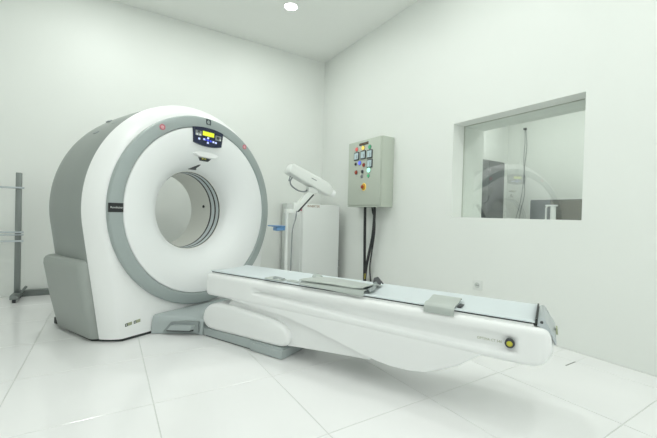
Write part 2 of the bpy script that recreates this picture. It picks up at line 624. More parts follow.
def bowl_n(r):
    pr = sorted(BOWL[2:])
    for (ra, na_), (rb, nb_) in zip(pr[:-1], pr[1:]):
        if ra <= r <= rb:
            return na_ + (nb_ - na_) * (r - ra) / (rb - ra)
    return pr[-1][1]


lathe('bowl', BOWL, GZ, M_BOWL, gantry, vmap=gv)
lathe('bore_tube', [(0.345, -0.2), (0.330, -0.2), (0.330, -0.62), (0.345, -0.62)], GZ, M_BORE, gantry, vmap=gv, closed=True)
for n0, n1, mm, nm in ((-0.204, -0.216, M_DARK, 'bore_seam'), (-0.222, -0.25, M_CRADLE, 'scan_window'), (-0.256, -0.272, M_DARK, 'bore_seam'), (-0.278, -0.312, M_CRADLE, 'scan_window'), (-0.318, -0.334, M_DARK, 'bore_seam')):
    lathe(nm, [(0.3295, n0), (0.3265, n0 - 0.001), (0.3265, n1 + 0.001), (0.3295, n1)], GZ, mm, gantry, vmap=gv, closed=True)
# dark sensor hole inside the bore
bm = bmesh.new()
sg = 16
loops = [[gv(R_, -0.43 + 0.014 * cos(2 * pi * k / sg), 0.962 + 0.014 * sin(2 * pi * k / sg)) for k in range(sg)] for R_ in (0.33, 0.3225)]
add_loft(bm, loops, False, True)
link('bore_sensor', bm, M_BLACK, gantry)

# side boxes (both flanks)
for s in (-1, 1):
    bm = bmesh.new()
    loops = []
    for z, uo, nf, nr, rc in ((0.018, 0.775, -0.150, -0.70, 0.06), (0.03, 0.785, -0.147, -0.71, 0.06), (0.25, 0.825, -0.145, -0.745, 0.06), (0.44, 0.855, -0.143, -0.755, 0.06),
                              (0.50, 0.864, -0.143, -0.762, 0.06), (0.532, 0.864, -0.146, -0.758, 0.06), (0.552, 0.856, -0.155, -0.745, 0.055), (0.563, 0.84, -0.170, -0.725, 0.045)):
        P = [(0.60, nf)]
        for k in range(9):
            a = pi / 2 - k * (pi / 2) / 8
            P.append((uo - rc * 1.0 + rc * cos(a), nf - rc + rc * sin(a)))
        for k in range(9):
            a = -k * (pi / 2) / 8
            P.append((uo - rc + rc * cos(a), nr + rc + rc * sin(a)))
        P.append((0.60, nr))
        loops.append([gv(s * u, n, z) for u, n in P])
    add_loft(bm, loops, True, True)
    link('side_cover', bm, M_SIDE, gantry, 30)
    # small levelling foot behind
    bm = bmesh.new()
    add_box(bm, gv(s * 0.70, -0.79, 0.0), gv(s * 0.745, -0.84, 0.05), 0.006)
    link('levelling_foot', bm, M_SLOT, gantry)

# bolts on the rear shell top-left
for u, n in ((-0.585, -0.30), (-0.655, -0.42), (-0.52, -0.52)):
    a = math.acos(-u / 0.86)
    bm = bmesh.new()
    add_box(bm, (-0.012, -0.03, -0.005), (0.012, 0.03, 0.004), 0.002, 1)
    o = link('latch_slot', bm, M_BASED, gantry)
    o.location = gv(u, n, GZ + 0.859 * sin(a))
    o.rotation_euler = (0, -(pi / 2 - a), 0)

# control panel on the bowl
pan = []
for k in range(13):
    t = -1 + 2 * k / 12
    u = 0.152 * t
    pan.append((u, GZ + sqrt(0.684 ** 2 - u * u)))
for k in range(13):
    t = 1 - 2 * k / 12
    u = 0.140 * t
    pan.append((u, 1.452 + 0.018 * t * t))
panel = prism('control_panel', pan, lambda p, t: gv(p[0], t + 0.06 * (p[1] - 1.53), p[1]), 0.008, 0.026, M_NAVY, gantry, 0.003, 2)


def pan_box(name, u0_, u1_, z0, z1, m, h=0.0285):
    bm = bmesh.new()
    P = [(u0_, z0), (u1_, z0), (u1_, z1), (u0_, z1)]
    add_loft(bm, [[gv(u, t + 0.06 * (z - 1.53), z) for u, z in P] for t in (0.025, h)], True, True)
    return link(name, bm, m, panel, 0)


pan_box('display', -0.062, 0.052, 1.537, 1.572, M_LCD)
pan_box('button_block', -0.132, -0.074, 1.527, 1.566, M_PANELGREY)
pan_box('button_block', 0.068, 0.128, 1.520, 1.560, M_PANELGREY)
for u, z in ((-0.118, 1.535), (-0.088, 1.535), (-0.103, 1.557)):
    pan_box('key', u - 0.009, u + 0.009, z - 0.007, z + 0.007, M_SLOT if z > 1.55 else M_LETTER, 0.031)
pan_box('key', 0.08, 0.108, 1.53, 1.552, M_SLOT, 0.031)
pan_box('key', 0.110, 0.124, 1.524, 1.536, M_LETTER, 0.031)
for u, z, mm in ((-0.094, 1.503, M_WHTBTN), (-0.034, 1.506, M_BLUEBTN), (-0.008, 1.504, M_BLUEBTN), (-0.008, 1.522, M_WHTBTN), (-0.008, 1.484, M_WHTBTN),
                 (0.020, 1.502, M_BLUEBTN), (0.048, 1.500, M_WHTBTN), (0.074, 1.498, M_WHTBTN), (-0.046, 1.507, M_WHTBTN)):
    pan_box('button', u - 0.008, u + 0.008, z - 0.007, z + 0.007, mm, 0.031)

# round emblem on top of the ring
bm = bmesh.new()
sg = 28
cu_, cz_ = 0.0, 1.657
loops = [[gv(cu_ + r * cos(2 * pi * k / sg), n, cz_ + r * sin(2 * pi * k / sg)) for k in range(sg)] for r, n in ((0.024, 0.0165), (0.024, 0.0215), (0.017, 0.0215), (0.017, 0.0165))]
add_loft(bm, loops + [loops[0]])
bmesh.ops.remove_doubles(bm, verts=bm.verts[:], dist=1e-6)
for a in (45, 135, 225, 315):
    x_, z_ = cu_ + 0.0235 * cos(radians(a)), cz_ + 0.0235 * sin(radians(a))
    add_box(bm, gv(x_ - 0.006, 0.0165, z_ - 0.006), gv(x_ + 0.006, 0.0215, z_ + 0.006))
link('emblem', bm, M_LOGO, gantry)

# alignment laser apertures
for s in (-1, 1):
    bm = bmesh.new()
    c = (s * 0.411, 1.525)
    loops = [[gv(c[0] + r * cos(2 * pi * k / 24), n, c[1] + r * sin(2 * pi * k / 24)) for k in range(24)] for r, n in ((0.022, 0.016), (0.022, 0.023), (0.014, 0.023), (0.014, 0.016))]
    add_loft(bm, loops + [loops[0]])
    bmesh.ops.remove_doubles(bm, verts=bm.verts[:], dist=1e-6)
    pt = link('laser_port', bm, M_RED, gantry)
    bm = bmesh.new()
    loops = [[gv(c[0] + r * cos(2 * pi * k / 24), n, c[1] + r * sin(2 * pi * k / 24)) for k in range(24)] for r, n in ((0.0145, 0.016), (0.0145, 0.0205), (0.008, 0.022))]
    add_loft(bm, loops, True, True)
    link('lens', bm, M_PINK, pt)

# name plate on the ring
plate = prism('name_plate', [(-0.772, 0.893), (-0.681, 0.893), (-0.681, 0.954), (-0.772, 0.954)],
              lambda p, t: gv(p[0], t - (0.005 if p[0] < -0.75 else 0), p[1]), 0.012, 0.0225, M_BLACK, gantry)
text_mesh('lettering', 'Revolution', 0.0185, axes((1, 0, 0), (0, 0, 1), (0, -1, 0), gv(-0.7235, 0.0225, 0.924)), M_LETTER, plate)

# raised lip with small window below the panel, black triangular pointer
lip = []
for k in range(24):
    a = 2 * pi * k / 24
    lip.append((0.0 + 0.115 * (abs(cos(a)) ** 0.7) * (1 if cos(a) > 0 else -1), 1.385 + 0.021 * (abs(sin(a)) ** 0.8) * (1 if sin(a) > 0 else -1)))
prism('sensor_hood', lip, lambda p, t: gv(p[0], bowl_n(p[1] - GZ) + t - 0.3 * (p[1] - 1.385) * (t / 0.03), p[1]), -0.012, 0.042, M_WHITE, gantry, 0.008, 3)
win_p = [(-0.055, 1.370), (0.08, 1.362), (0.06, 1.340), (-0.02, 1.340)]
prism('sensor_window', win_p, lambda p, t: gv(p[0], bowl_n(p[1] - GZ) + t, p[1]), -0.01, 0.006, M_SLOT, gantry)
for u in (-0.005, 0.022):
    bm = bmesh.new()
    add_box(bm, gv(u - 0.007, bowl_n(0.437) + 0.005, 1.352), gv(u + 0.007, bowl_n(0.437) + 0.009, 1.364))
    link('sensor_lens', bm, M_YELLOW, gantry)
tri = [(-0.072, 1.266), (0.014, 1.268), (0.014, 1.312), (-0.004, 1.309)]
prism('pointer_mark', tri, lambda p, t: gv(p[0], bowl_n(hypot(p[0], p[1] - GZ)) + t, p[1]), -0.008, 0.004, M_DARK, gantry)

# two small warning stickers low on the front cover
for u0_, z0 in ((-0.630, 0.098), (-0.570, 0.104)):
    st = prism('sticker', [(u0_, z0), (u0_ + 0.048, z0 + 0.005), (u0_ + 0.048, z0 + 0.027), (u0_, z0 + 0.022)], lambda p, t: gv(p[0], t, p[1]), -0.0225, -0.0205, M_LETTERG, gantry)
    prism('symbol', [(u0_ + 0.001, z0 + 0.001), (u0_ + 0.017, z0 + 0.002), (u0_ + 0.017, z0 + 0.022), (u0_ + 0.001, z0 + 0.020)], lambda p, t: gv(p[0], t, p[1]), -0.0205, -0.0198, M_LOGO, st)
    prism('symbol', [(u0_ + 0.006, z0 + 0.007), (u0_ + 0.012, z0 + 0.007), (u0_ + 0.012, z0 + 0.016), (u0_ + 0.006, z0 + 0.016)], lambda p, t: gv(p[0], t, p[1]), -0.0198, -0.0194, M_LETTER, st)

# ------------------------------------------------------------------ patient table
TN = 0.70
TO = GC + Vector((sin(A), -cos(A), 0)) * TN
table = empty('patient_table', TO, A)
tag(table, 'long white scanner patient table with grey cradle and floor base', 'patient table')


def tv0(u, n, z):
    return (u, -(n - TN), z)


def tv(u, n, z):
    return (-0.05 + 0.8 * u, -(n - TN), z)


def side(p, t):
    return tv(t, p[0], p[1])


# bridge between gantry and table base
bridge_plan = [(-0.445, -0.012), (-0.40, 0.05), (-0.345, 0.12), (-0.295, 0.19), (-0.262, 0.25), (-0.245, 0.308)]
bm = bmesh.new()
loops = []
for z, ins, nr in ((0.0, 0.02, 0), (0.004, 0.0, 0), (0.09, 0.006, 0), (0.108, 0.014, 0), (0.118, 0.030, 0)):
    L_ = [(u + ins, n) for u, n in bridge_plan]
    R_ = [(-u, n) for u, n in reversed(L_)]
    loops.append([tv0(u, n, z + (0.022 * (1 - max(0, n) / 0.3) if z > 0.1 else 0)) for u, n in L_ + R_])
add_loft(bm, loops, True, False)
# raised roof: spans the two rims
top = loops[-1]
nh = len(bridge_plan)
bm.verts.ensure_lookup_table()
vt = bm.verts[len(bm.verts) - 2 * nh:]
for i in range(nh - 1):
    bm.faces.new((vt[i], vt[i + 1], vt[2 * nh - 2 - i], vt[2 * nh - 1 - i]))
bm.faces.new([vt[0], vt[2 * nh - 1]] + []) if False else None
bridge = link('floor_bridge', bm, M_BASE, table, 40)


# pedal recess + pedals on both sides of the bridge
def along(t):
    a, b = Vector((-0.42, 0.022)), Vector((-0.245, 0.30))
    p = a.lerp(b, t)
    bulge = 0.010 * sin(pi * t)
    return p.x + bulge, p.y + bulge * 0.3


for s in (-1, 1):
    bm = bmesh.new()
    loops = []
    for off, sh in ((0.004, 0.0), (-0.010, 0.0), (-0.012, 0.1)):
        P = []
        for t, z in ((0.14, 0.022), (0.5, 0.020), (0.94, 0.020), (0.94, 0.102), (0.6, 0.102), (0.30, 0.092)):
            u, n = along(t)
            P.append(tv0(-s * (u + off * 1.0), n - off * 0.3, z))
        loops.append(P)
    add_loft(bm, loops, True, True)
    rec = link('pedal_recess', bm, M_BASED, bridge)
    bm = bmesh.new()
    loops = []
    for off, dz in ((0.0, 0.0), (-0.052, -0.012)):
        P = []
        for t, z in ((0.34, 0.050), (0.86, 0.052), (0.90, 0.080), (0.42, 0.076)):
            u, n = along(t)
            P.append(tv0(-s * (u + off * 0.85), n + off * 0.5 * 0.6, z + dz * (1 if z < 0.06 else 0.2)))
        loops.append(P)
    add_loft(bm, loops, True, True)
    link('foot_pedal', bm, M_BASE, bridge)
    bm = bmesh.new()
    loops = []
    for off in (0.0, -0.050):
        P = []
        for t, z in ((0.33, 0.030), (0.86, 0.032), (0.87, 0.042), (0.33, 0.040)):
            u, n = along(t)
            P.append(tv0(-s * (u + off * 0.85), n + off * 0.3, z))
        loops.append(P)
    add_loft(bm, loops, True, True)
    link('pedal_slot', bm, M_SLOT, bridge)

# grey floor base
base_poly = [(0.312, 0.006), (1.04, 0.006), (1.058, 0.02), (1.058, 0.062), (1.045, 0.072), (0.80, 0.072), (0.78, 0.066), (0.312, 0.066)]
prism('table_base', base_poly, side, -0.238, 0.238, M_BASE, table, 0.008, 2)
prism('base_step', [(0.79, 0.004), (1.062, 0.004), (1.066, 0.058), (0.80, 0.058)], side, -0.252, 0.252, M_BASE, table, 0.006, 2)
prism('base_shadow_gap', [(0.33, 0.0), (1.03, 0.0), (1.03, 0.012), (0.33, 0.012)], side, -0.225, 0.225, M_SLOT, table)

# white leg cover
leg = [(0.305, 0.125), (0.310, 0.165), (0.332, 0.205), (0.375, 0.238), (0.44, 0.258), (0.53, 0.264), (0.65, 0.261), (0.78, 0.253), (0.91, 0.243), (1.01, 0.230), (1.075, 0.205), (1.108, 0.165),
       (1.110, 0.125), (1.085, 0.092), (1.03, 0.077), (0.90, 0.073), (0.75, 0.070), (0.60, 0.067), (0.47, 0.064), (0.38, 0.066), (0.33, 0.085)]
round_prism('leg_cover', smooth_closed(leg, 4), side, -0.248, 0.248, 0.028, M_WHITE, table)

# lifting arm behind the leg cover
arm = [(0.50, 0.22), (0.58, 0.312), (1.12, 0.312), (1.67, 0.20), (1.66, 0.150), (1.64, 0.130), (1.09, 0.088), (0.95, 0.085)]
prism('lift_arm', arm, side, -0.205, 0.205, M_WHITE, table, 0.01, 2)
prism('arm_bracket', [(1.42, 0.10), (1.52, 0.105), (1.54, 0.16), (1.40, 0.16)], side, -0.12, 0.12, M_BASE, table, 0.004, 1)

# belly panel under the body
belly = [(0.60, 0.325), (0.60, 0.30), (0.86, 0.292), (1.10, 0.274), (1.30, 0.237), (1.50, 0.193), (1.62, 0.166), (1.70, 0.152), (1.78, 0.144), (1.87, 0.146), (1.95, 0.158), (2.03, 0.183), (2.11, 0.226),
         (2.18, 0.283), (2.235, 0.325)]
prism('belly_panel', belly, side, -0.243, 0.243, M_WHITE, table, 0.012, 3, 30)


# white table body with rounded ends and a shallow side groove
def body():
    bm = bmesh.new()
    N0, N1 = 0.326, 2.478
    ns = []
    for k in range(13):
        ns.append(N0 + 0.06 * (1 - cos(pi / 2 * k / 12)))
    ns += [0.45, 0.6, 0.74]
    ns += [0.77 + 0.01 * k for k in range(9)]
    ns += [0.95, 1.2, 1.5, 1.8, 2.1, 2.28]
    ns += [2.30 + 0.01 * k for k in range(8)]
    for k in range(15):
        ns.append(N1 - 0.095 * (1 - sin(pi / 2 * k / 14)))
    loops = []

    def rnd(d, r):
        if d >= r: return 0.0
        d = max(d, 0)
        return r - sqrt(max(0, r * r - (r - d) ** 2))

    def sm(a, b, x):
        t = min(1, max(0, (x - a) / (b - a)))
        return t * t * (3 - 2 * t)
    for n in ns:
        dl, dr = n - N0, N1 - n
        zt = 0.463 - rnd(dl, 0.030) - rnd(dr, 0.050)
        zb = 0.308 - 0.012 * sm(1.2, 2.3, n) + rnd(dl, 0.038) + rnd(dr, 0.085)
        w = 0.250 - rnd(dl, 0.045) - rnd(dr, 0.06)
        g = 0.036 * sm(0.775, 0.845, n) * (1 - sm(2.315, 2.365, n))
        zl = 0.376 - 0.040 * sm(0.8, 2.1, n)
        zh = 0.414
        half = []
        prof = [(0.0, 1), (0.17, 1), (0.225 - 0.0, 1)]
        rc = min(0.026, (zt - zb) / 2.2)
        half.append((0.0, zt))
        half.append((w - rc - 0.04, zt))
        for k in range(7):
            a = pi / 2 * (1 - k / 6)
            half.append((w - rc + rc * cos(a), zt - rc + rc * sin(a)))
        lo, hi = zb + rc + 0.002, zt - rc - 0.002
        cl = lambda z: min(hi, max(lo, z))
        for dz, gg in ((zh + 0.012, 0), (zh + 0.004, 0.12), (zh - 0.004, 0.42), (zh - 0.012, 0.75), (zh - 0.02, 0.95), (zl + 0.016, 1.0), (zl + 0.010, 0.85), (zl + 0.004, 0.4), (zl - 0.001, 0.08), (zl - 0.005, 0)):
            half.append((w - g * gg, cl(dz)))
        for k in range(7):
            a = -pi / 2 * k / 6
            half.append((w - rc + rc * cos(a), zb + rc + rc * sin(a)))
        half.append((0.0, zb))
        full = half + [(-u, z) for u, z in reversed(half[1:-1])]
        loops.append([tv(-u, n, z) for u, z in full])
    add_loft(bm, loops, True, True)
    return link('table_body', bm, M_WHITE, table, 40)


tbody = body()
# side marking: lettering and round yellow button
text_mesh('lettering', 'OPTIMA CT 540', 0.0165, axes((0, -1, 0), (0, 0, 1), (-1, 0, 0), tv(-0.2150, 2.235, 0.371)), M_LETTERG, tbody, 0.0006, 0.9)
bm = bmesh.new()
cn, cz_ = 2.318, 0.376
loops = [[tv(-x, cn + r * cos(2 * pi * k / 32), cz_ + r * sin(2 * pi * k / 32)) for k in range(32)] for r, x in ((0.0195, 0.212), (0.0195, 0.240), (0.0175, 0.2435), (0.0125, 0.2435), (0.0125, 0.212))]
add_loft(bm, loops + [loops[0]])
bmesh.ops.remove_doubles(bm, verts=bm.verts[:], dist=1e-6)
btn = link('round_button', bm, M_DARK, tbody)
bm = bmesh.new()
loops = [[tv(-x, cn + r * cos(2 * pi * k / 32), cz_ + r * sin(2 * pi * k / 32)) for k in range(32)] for r, x in ((0.0127, 0.213), (0.0127, 0.241), (0.010, 0.2425))]
add_loft(bm, loops, True, True)
link('button_cap', bm, M_YELLOW, btn)

# cradle: shallow concave board with a metal rail each side
bm = bmesh.new()
loops = []
for n in (0.365, 0.37, 0.7, 1.0, 1.4, 1.8, 2.1, 2.405, 2.41):
    e = 0.006 if n in (0.365, 2.41) else 0.0
    L_ = []
    for k in range(17):
        t = -1 + k / 8
        L_.append(tv(0.220 * t, n, 0.4880 - 0.007 * (1 - t * t) - e * 0.5))
    L_.append(tv(0.223, n, 0.485))
    L_.append(tv(0.222, n, 0.4795))
    L_.append(tv(-0.222, n, 0.4795))
    L_.append(tv(-0.223, n, 0.485))
    loops.append(L_)
add_loft(bm, loops, True, True)
cradle = link('cradle', bm, M_CRADLE, table, 40)
prism('cradle_underside', [(0.37, 0.4725), (2.40, 0.4725), (2.40, 0.4790), (0.37, 0.4790)], side, -0.214, 0.214, M_SLOT, cradle)
prism('cradle_rail', [(0.38, 0.4632), (2.405, 0.4632), (2.405, 0.4722), (0.38, 0.4722)], side, -0.219, 0.219, M_WHITE, cradle)

# metal foot-end bracket
endp = [(2.418, 0.4645), (2.418, 0.494), (2.422, 0.502), (2.431, 0.506), (2.441, 0.503), (2.448, 0.494), (2.452, 0.478), (2.464, 0.462), (2.477, 0.446), (2.487, 0.425), (2.489, 0.400), (2.4805, 0.400), (2.4805, 0.421), (2.472, 0.436), (2.456, 0.4575), (2.446, 0.4635)]
endb = prism('end_bracket', endp, side, -0.215, 0.12, M_CHROME, table, 0.004, 2, 30)
prism('bracket_gap', [(2.4105, 0.468), (2.4178, 0.468), (2.4178, 0.498), (2.4105, 0.498)], side, -0.215, 0.19, M_SLOT, endb)
bm = bmesh.new()
loops = [[tv(-x, 2.434 + r * cos(2 * pi * k / 16), 0.4855 + r * sin(2 * pi * k / 16)) for k in range(16)] for r, x in ((0.006, 0.211), (0.006, 0.2165), (0.004, 0.2185))]
add_loft(bm, loops, True, True)
link('bracket_screw', bm, M_DARK, endb)
prism('release_tab', [(2.487, 0.44), (2.494, 0.437), (2.496, 0.412), (2.4885, 0.412)], side, -0.06, 0.0, M_LETTERG, endb)


# vinyl mat lying on the cradle with its front flap folded down
def sheet(name, rows, thick, m, parent):
    """rows: list of polylines (u,n,z); thickened downwards"""
    bm = bmesh.new()
    nr, nc = len(rows), len(rows[0])
    T = [[bm.verts.new(tv(*p)) for p in r] for r in rows]
    Bm = []
    for i in range(nr):
        r_ = []
        for j in range(nc):
            p = Vector(tv(*rows[i][j]))
            du = Vector(tv(*rows[min(i + 1, nr - 1)][j])) - Vector(tv(*rows[max(i - 1, 0)][j]))
            dv = Vector(tv(*rows[i][min(j + 1, nc - 1)])) - Vector(tv(*rows[i][max(j - 1, 0)]))
            n_ = du.cross(dv).normalized()
            r_.append(bm.verts.new(p + n_ * thick))
        Bm.append(r_)
    for i in range(nr - 1):
        for j in range(nc - 1):
            bm.faces.new((T[i][j], T[i][j + 1], T[i + 1][j + 1], T[i + 1][j]))
            bm.faces.new((Bm[i][j], Bm[i + 1][j], Bm[i + 1][j + 1], Bm[i][j + 1]))
    for i in range(nr - 1):
        bm.faces.new((T[i][0], T[i + 1][0], Bm[i + 1][0], Bm[i][0]))
        bm.faces.new((T[i][-1], Bm[i][-1], Bm[i + 1][-1], T[i + 1][-1]))
    for j in range(nc - 1):
        bm.faces.new((T[0][j], Bm[0][j], Bm[0][j + 1], T[0][j + 1]))
        bm.faces.new((T[-1][j], T[-1][j + 1], Bm[-1][j + 1], Bm[-1][j]))
    return link(name, bm, m, parent, 50)


mat_e = empty('table_mat', Vector(TO) + Vector((sin(A), -cos(A), 0)) * 0.66 + Vector((0, 0, 0.490)), A)
tag(mat_e, 'grey vinyl positioning mat folded over the patient table edge', 'mat')


def mat_part(o):
    o.parent = mat_e
    o.data.transform(Matrix.Translation(Vector((0, 0.66, -0.485))))


rows = []
NM = 14
for i in range(NM + 1):
    t = i / NM
    n = 1.17 + 0.43 * t
    lift = 0.004 + 0.004 * sin(pi * t) ** 2 + 0.010 * max(0, t - 0.85) / 0.15
    row = []
    for u, z in ((0.115, 0.4845), (0.085, 0.490), (0.02, 0.497), (-0.06, 0.502), (-0.14, 0.506), (-0.20, 0.508), (-0.228, 0.506)):
        row.append((u + 0.02 * sin(5 * t) * (1 if u > 0.05 else 0), n - 0.05 * (u > 0.05) * (1 - t) + 0.0, z + lift * (0.6 if u > 0 else 1.0)))
    rows.append(row)
mat_part(sheet('mat_top', rows, 0.006, M_MAT, None))
rows = []
for i in range(NM + 1):
    t = i / NM
    n = 1.18 + 0.428 * t
    rows.append([(-0.200, n, 0.499 + 0.006 * t), (-0.226, n, 0.499 + 0.005 * t), (-0.236, n, 0.491 + 0.002 * t), (-0.244, n, 0.473 + 0.016 * (1 - t) ** 1.5)])
mat_part(sheet('mat_flap', rows, 0.005, M_MATD, None))
pts = [(-0.19, 1.615, 0.5005), (-0.1, 1.612, 0.5015), (0.0, 1.585, 0.502), (0.10, 1.56, 0.503)]
rows = []
for u, n, z in pts:
    rows.append([(u, n - 0.012, z + 0.002), (u + 0.004, n, z + 0.007), (u, n + 0.010, z + 0.001), (u, n + 0.014, z - 0.009)])
mat_part(sheet('mat_edge_fold', rows, 0.005, M_BASED, None))
rows = []
for k in range(6):
    t = k / 5
    rows.append([(0.085 + 0.06 * t, 1.545 - 0.01 * t, 0.500 + 0.028 * sin(pi * t)), (0.085 + 0.06 * t, 1.565, 0.504 + 0.034 * sin(pi * t)), (0.085 + 0.06 * t, 1.595, 0.494 + 0.012 * sin(pi * t))])
mat_part(sheet('strap_end', rows, 0.005, M_DARK, None))
rows = []
for k in range(6):
    t = k / 5
    rows.append([(0.07 + 0.05 * t, 1.10, 0.487 + 0.016 * sin(pi * t)), (0.07 + 0.05 * t, 1.135, 0.489 + 0.022 * sin(pi * t)), (0.07 + 0.05 * t, 1.165, 0.487 + 0.012 * sin(pi * t))])
mat_part(sheet('strap_fold', rows, 0.004, M_MATD, None))

# strap buckle on the near edge of the cradle
st_e = empty('table_strap', Vector(TO) + Vector((sin(A), -cos(A), 0)) * 0.27 + Vector((0, 0, 0.490)), A)
tag(st_e, 'short grey strap with dark buckle on the cradle edge near the scanner', 'strap')


def st_part(o):
    o.parent = st_e
    o.data.transform(Matrix.Translation(Vector((0, 0.27, -0.485))))


rows = []
for k in range(9):
    t = k / 8
    rows.append([(-0.150 - 0.015 * t, 0.885 + 0.15 * t, 0.4862 + 0.010 * sin(pi * t)), (-0.175 - 0.012 * t, 0.885 + 0.15 * t, 0.4875 + 0.012 * sin(pi * t)), (-0.205 - 0.012 * t, 0.885 + 0.15 * t, 0.4890 + 0.006 * sin(2 * pi * t) ** 2),
                 (-0.236, 0.895 + 0.14 * t, 0.4880)])
st_part(sheet('strap_web', rows, 0.003, M_MAT, None))
rows = []
for k in range(5):
    t = k / 4
    rows.append([(-0.182, 0.95 + 0.08 * t, 0.5005 - 0.004 * t), (-0.205, 0.95 + 0.08 * t, 0.500 - 0.004 * t), (-0.222, 0.955 + 0.07 * t, 0.492)])
st_part(sheet('buckle', rows, 0.004, M_BASED, None))
rows = []
for k in range(5):
    t = k / 4
    rows.append([(-0.165, 1.055 + 0.09 * t, 0.4865 + 0.005 * sin(pi * t)), (-0.19, 1.055 + 0.09 * t, 0.490 + 0.006 * sin(pi * t)), (-0.208, 1.06 + 0.085 * t, 0.486)])
st_part(sheet('strap_tail', rows, 0.003, M_MATD, None))

# grey clamp pad over the near edge, towards the foot end
cl_e = empty('arm_pad', Vector(TO) + Vector((sin(A), -cos(A), 0)) * 1.315 + Vector((0, 0, 0.485)), A)
tag(cl_e, 'small grey curved pad clipped over the table edge near the foot end', 'pad')


def cl_part(o):
    o.parent = cl_e
    o.data.transform(Matrix.Translation(Vector((0, 1.315, -0.485))))


rows = []
for k in range(7):
    t = k / 6
    n = 1.942 + 0.142 * t
    rows.append([(0.035, n - 0.01, 0.4865 + 0.006), (0.01, n - 0.008, 0.502), (-0.05, n - 0.004, 0.507), (-0.11, n, 0.504), (-0.165, n, 0.498), (-0.215, n, 0.501), (-0.238, n, 0.496), (-0.2465, n, 0.486)])
cl_part(sheet('pad_top', rows, 0.006, M_MAT, None))
rows = []
for k in range(7):
    t = k / 6
    n = 1.942 + 0.142 * t
    rows.append([(-0.2465, n, 0.4865), (-0.2525, n, 0.478), (-0.2545, n, 0.466), (-0.2555, n, 0.456)])
cl_part(sheet('pad_lip', rows, 0.003, M_MATD, None))
bm = bmesh.new()
add_box(bm, tv(-0.19, 2.086, 0.4865), tv(-0.10, 2.106, 0.4935), 0.002)
o = link('pad_clip', bm, M_DARK, None)
cl_part(o)

# ------------------------------------------------------------------ electrical control box on the right wall
BX, BY0, BY1, BZ0, BZ1 = 2.60, 3.09, 3.722, 1.022, 1.832
cbx = empty('control_box', (2.8, (BY0 + BY1) / 2, BZ0))
tag(cbx, 'grey-green metal electrical control box with meters and coloured lamps on the wall', 'control box')


def cb(name, c0, c1, m, bev=0.0, parent=None):
    o = (2.8, (BY0 + BY1) / 2, BZ0)
    return box(name, [a - b for a, b in zip(c0, o)], [a - b for a, b in zip(c1, o)], m, parent or cbx, bev)


cb('box_body', (BX + 0.022, BY0, BZ0), (2.7995, BY1, BZ1), M_BOX, 0.004)
cdoor = cb('box_door', (BX, BY0 + 0.004, BZ0 + 0.022), (BX + 0.0205, BY1 - 0.004, BZ1 - 0.004), M_BOX, 0.006)
cb('box_sill', (BX + 0.006, BY0 + 0.002, BZ0 + 0.001), (BX + 0.0215, BY1 - 0.002, BZ0 + 0.018), M_BOX, 0.003)
np_ = cb('name_strip', (BX - 0.004, 3.318, 1.768), (BX - 0.0002, 3.494, 1.797), M_BLACK)
for k in range(5):
    y = 3.47 - k * 0.032
    cb('letter_mark', (BX - 0.0048, y - 0.022, 1.778), (BX - 0.0040, y, 1.787), M_BROWN)


def disc(name, y, z, r, m, depth=0.016, dome=0.6, x=BX):
    bm = bmesh.new()
    o = (2.8, (BY0 + BY1) / 2, BZ0)
    loops = []
    for rr_, d in ((r, 0.0005), (r, depth * 0.6), (r * 0.85, depth * 0.9), (r * dome, depth)):
        loops.append([(x - d - o[0], y + rr_ * cos(2 * pi * k / 20) - o[1], z + rr_ * sin(2 * pi * k / 20) - o[2]) for k in range(20)])
    add_loft(bm, loops, True, True)
    return link(name, bm, m, cbx)


def led(name, c, s):
    return mat(name, [v * 0.8 for v in c], 0.3, emit=c, emit_s=s)


L_RED = led('lamp_red', (0.75, 0.16, 0.14), 0.35)
L_YEL = led('lamp_yellow', (0.85, 0.62, 0.12), 0.5)
L_GRN = led('lamp_green', (0.10, 0.45, 0.22), 0.3)
L_BLU = led('lamp_blue', (0.12, 0.16, 0.80), 0.5)
L_MINT = led('lamp_mint', (0.45, 0.95, 0.70), 0.7)
M_KNOBR = mat('knob_red', (0.35, 0.06, 0.03), 0.4)
M_KNOBO = mat('knob_orange', (0.62, 0.36, 0.05), 0.4)
for nm, y, z, r, m in (('signal_lamp', 3.543, 1.733, 0.024, L_RED), ('signal_lamp', 3.412, 1.732, 0.026, L_YEL), ('signal_lamp', 3.287, 1.726, 0.024, L_GRN),
                       ('push_button', 3.556, 1.552, 0.016, M_DARK), ('signal_lamp', 3.474, 1.558, 0.025, L_BLU), ('push_button', 3.393, 1.525, 0.022, M_KNOBR),
                       ('push_button', 3.543, 1.448, 0.024, M_KNOBR), ('push_button', 3.418, 1.447, 0.018, M_DARK), ('key_switch', 3.426, 1.390, 0.016, M_PANELGREY),
                       ('signal_lamp', 3.293, 1.455, 0.030, L_MINT), ('push_button', 3.300, 1.388, 0.018, L_GRN), ('main_switch', 3.385, 1.262, 0.040, M_KNOBO)):
    disc(nm, y, z, r, m)
    disc('bezel', y, z, r + 0.006, M_PANELGREY if m not in (M_KNOBO,) else L_YEL, 0.004, 0.95)
disc('switch_knob', 3.388, 1.262, 0.022, M_KNOBR, 0.034)
for y, z in ((3.539, 1.646), (3.408, 1.648), (3.283, 1.643), (3.278, 1.531)):
    mf = cb('meter', (BX - 0.012, y - 0.050, z - 0.050), (BX - 0.0005, y + 0.050, z + 0.050), M_DARK, 0.003)
    cb('meter_face', (BX - 0.0135, y - 0.040, z - 0.038), (BX - 0.0121, y + 0.040, z + 0.040), M_METER)
    cb('meter_needle', (BX - 0.0145, y - 0.018, z - 0.03), (BX - 0.0136, y - 0.012, z + 0.012), M_DARK)

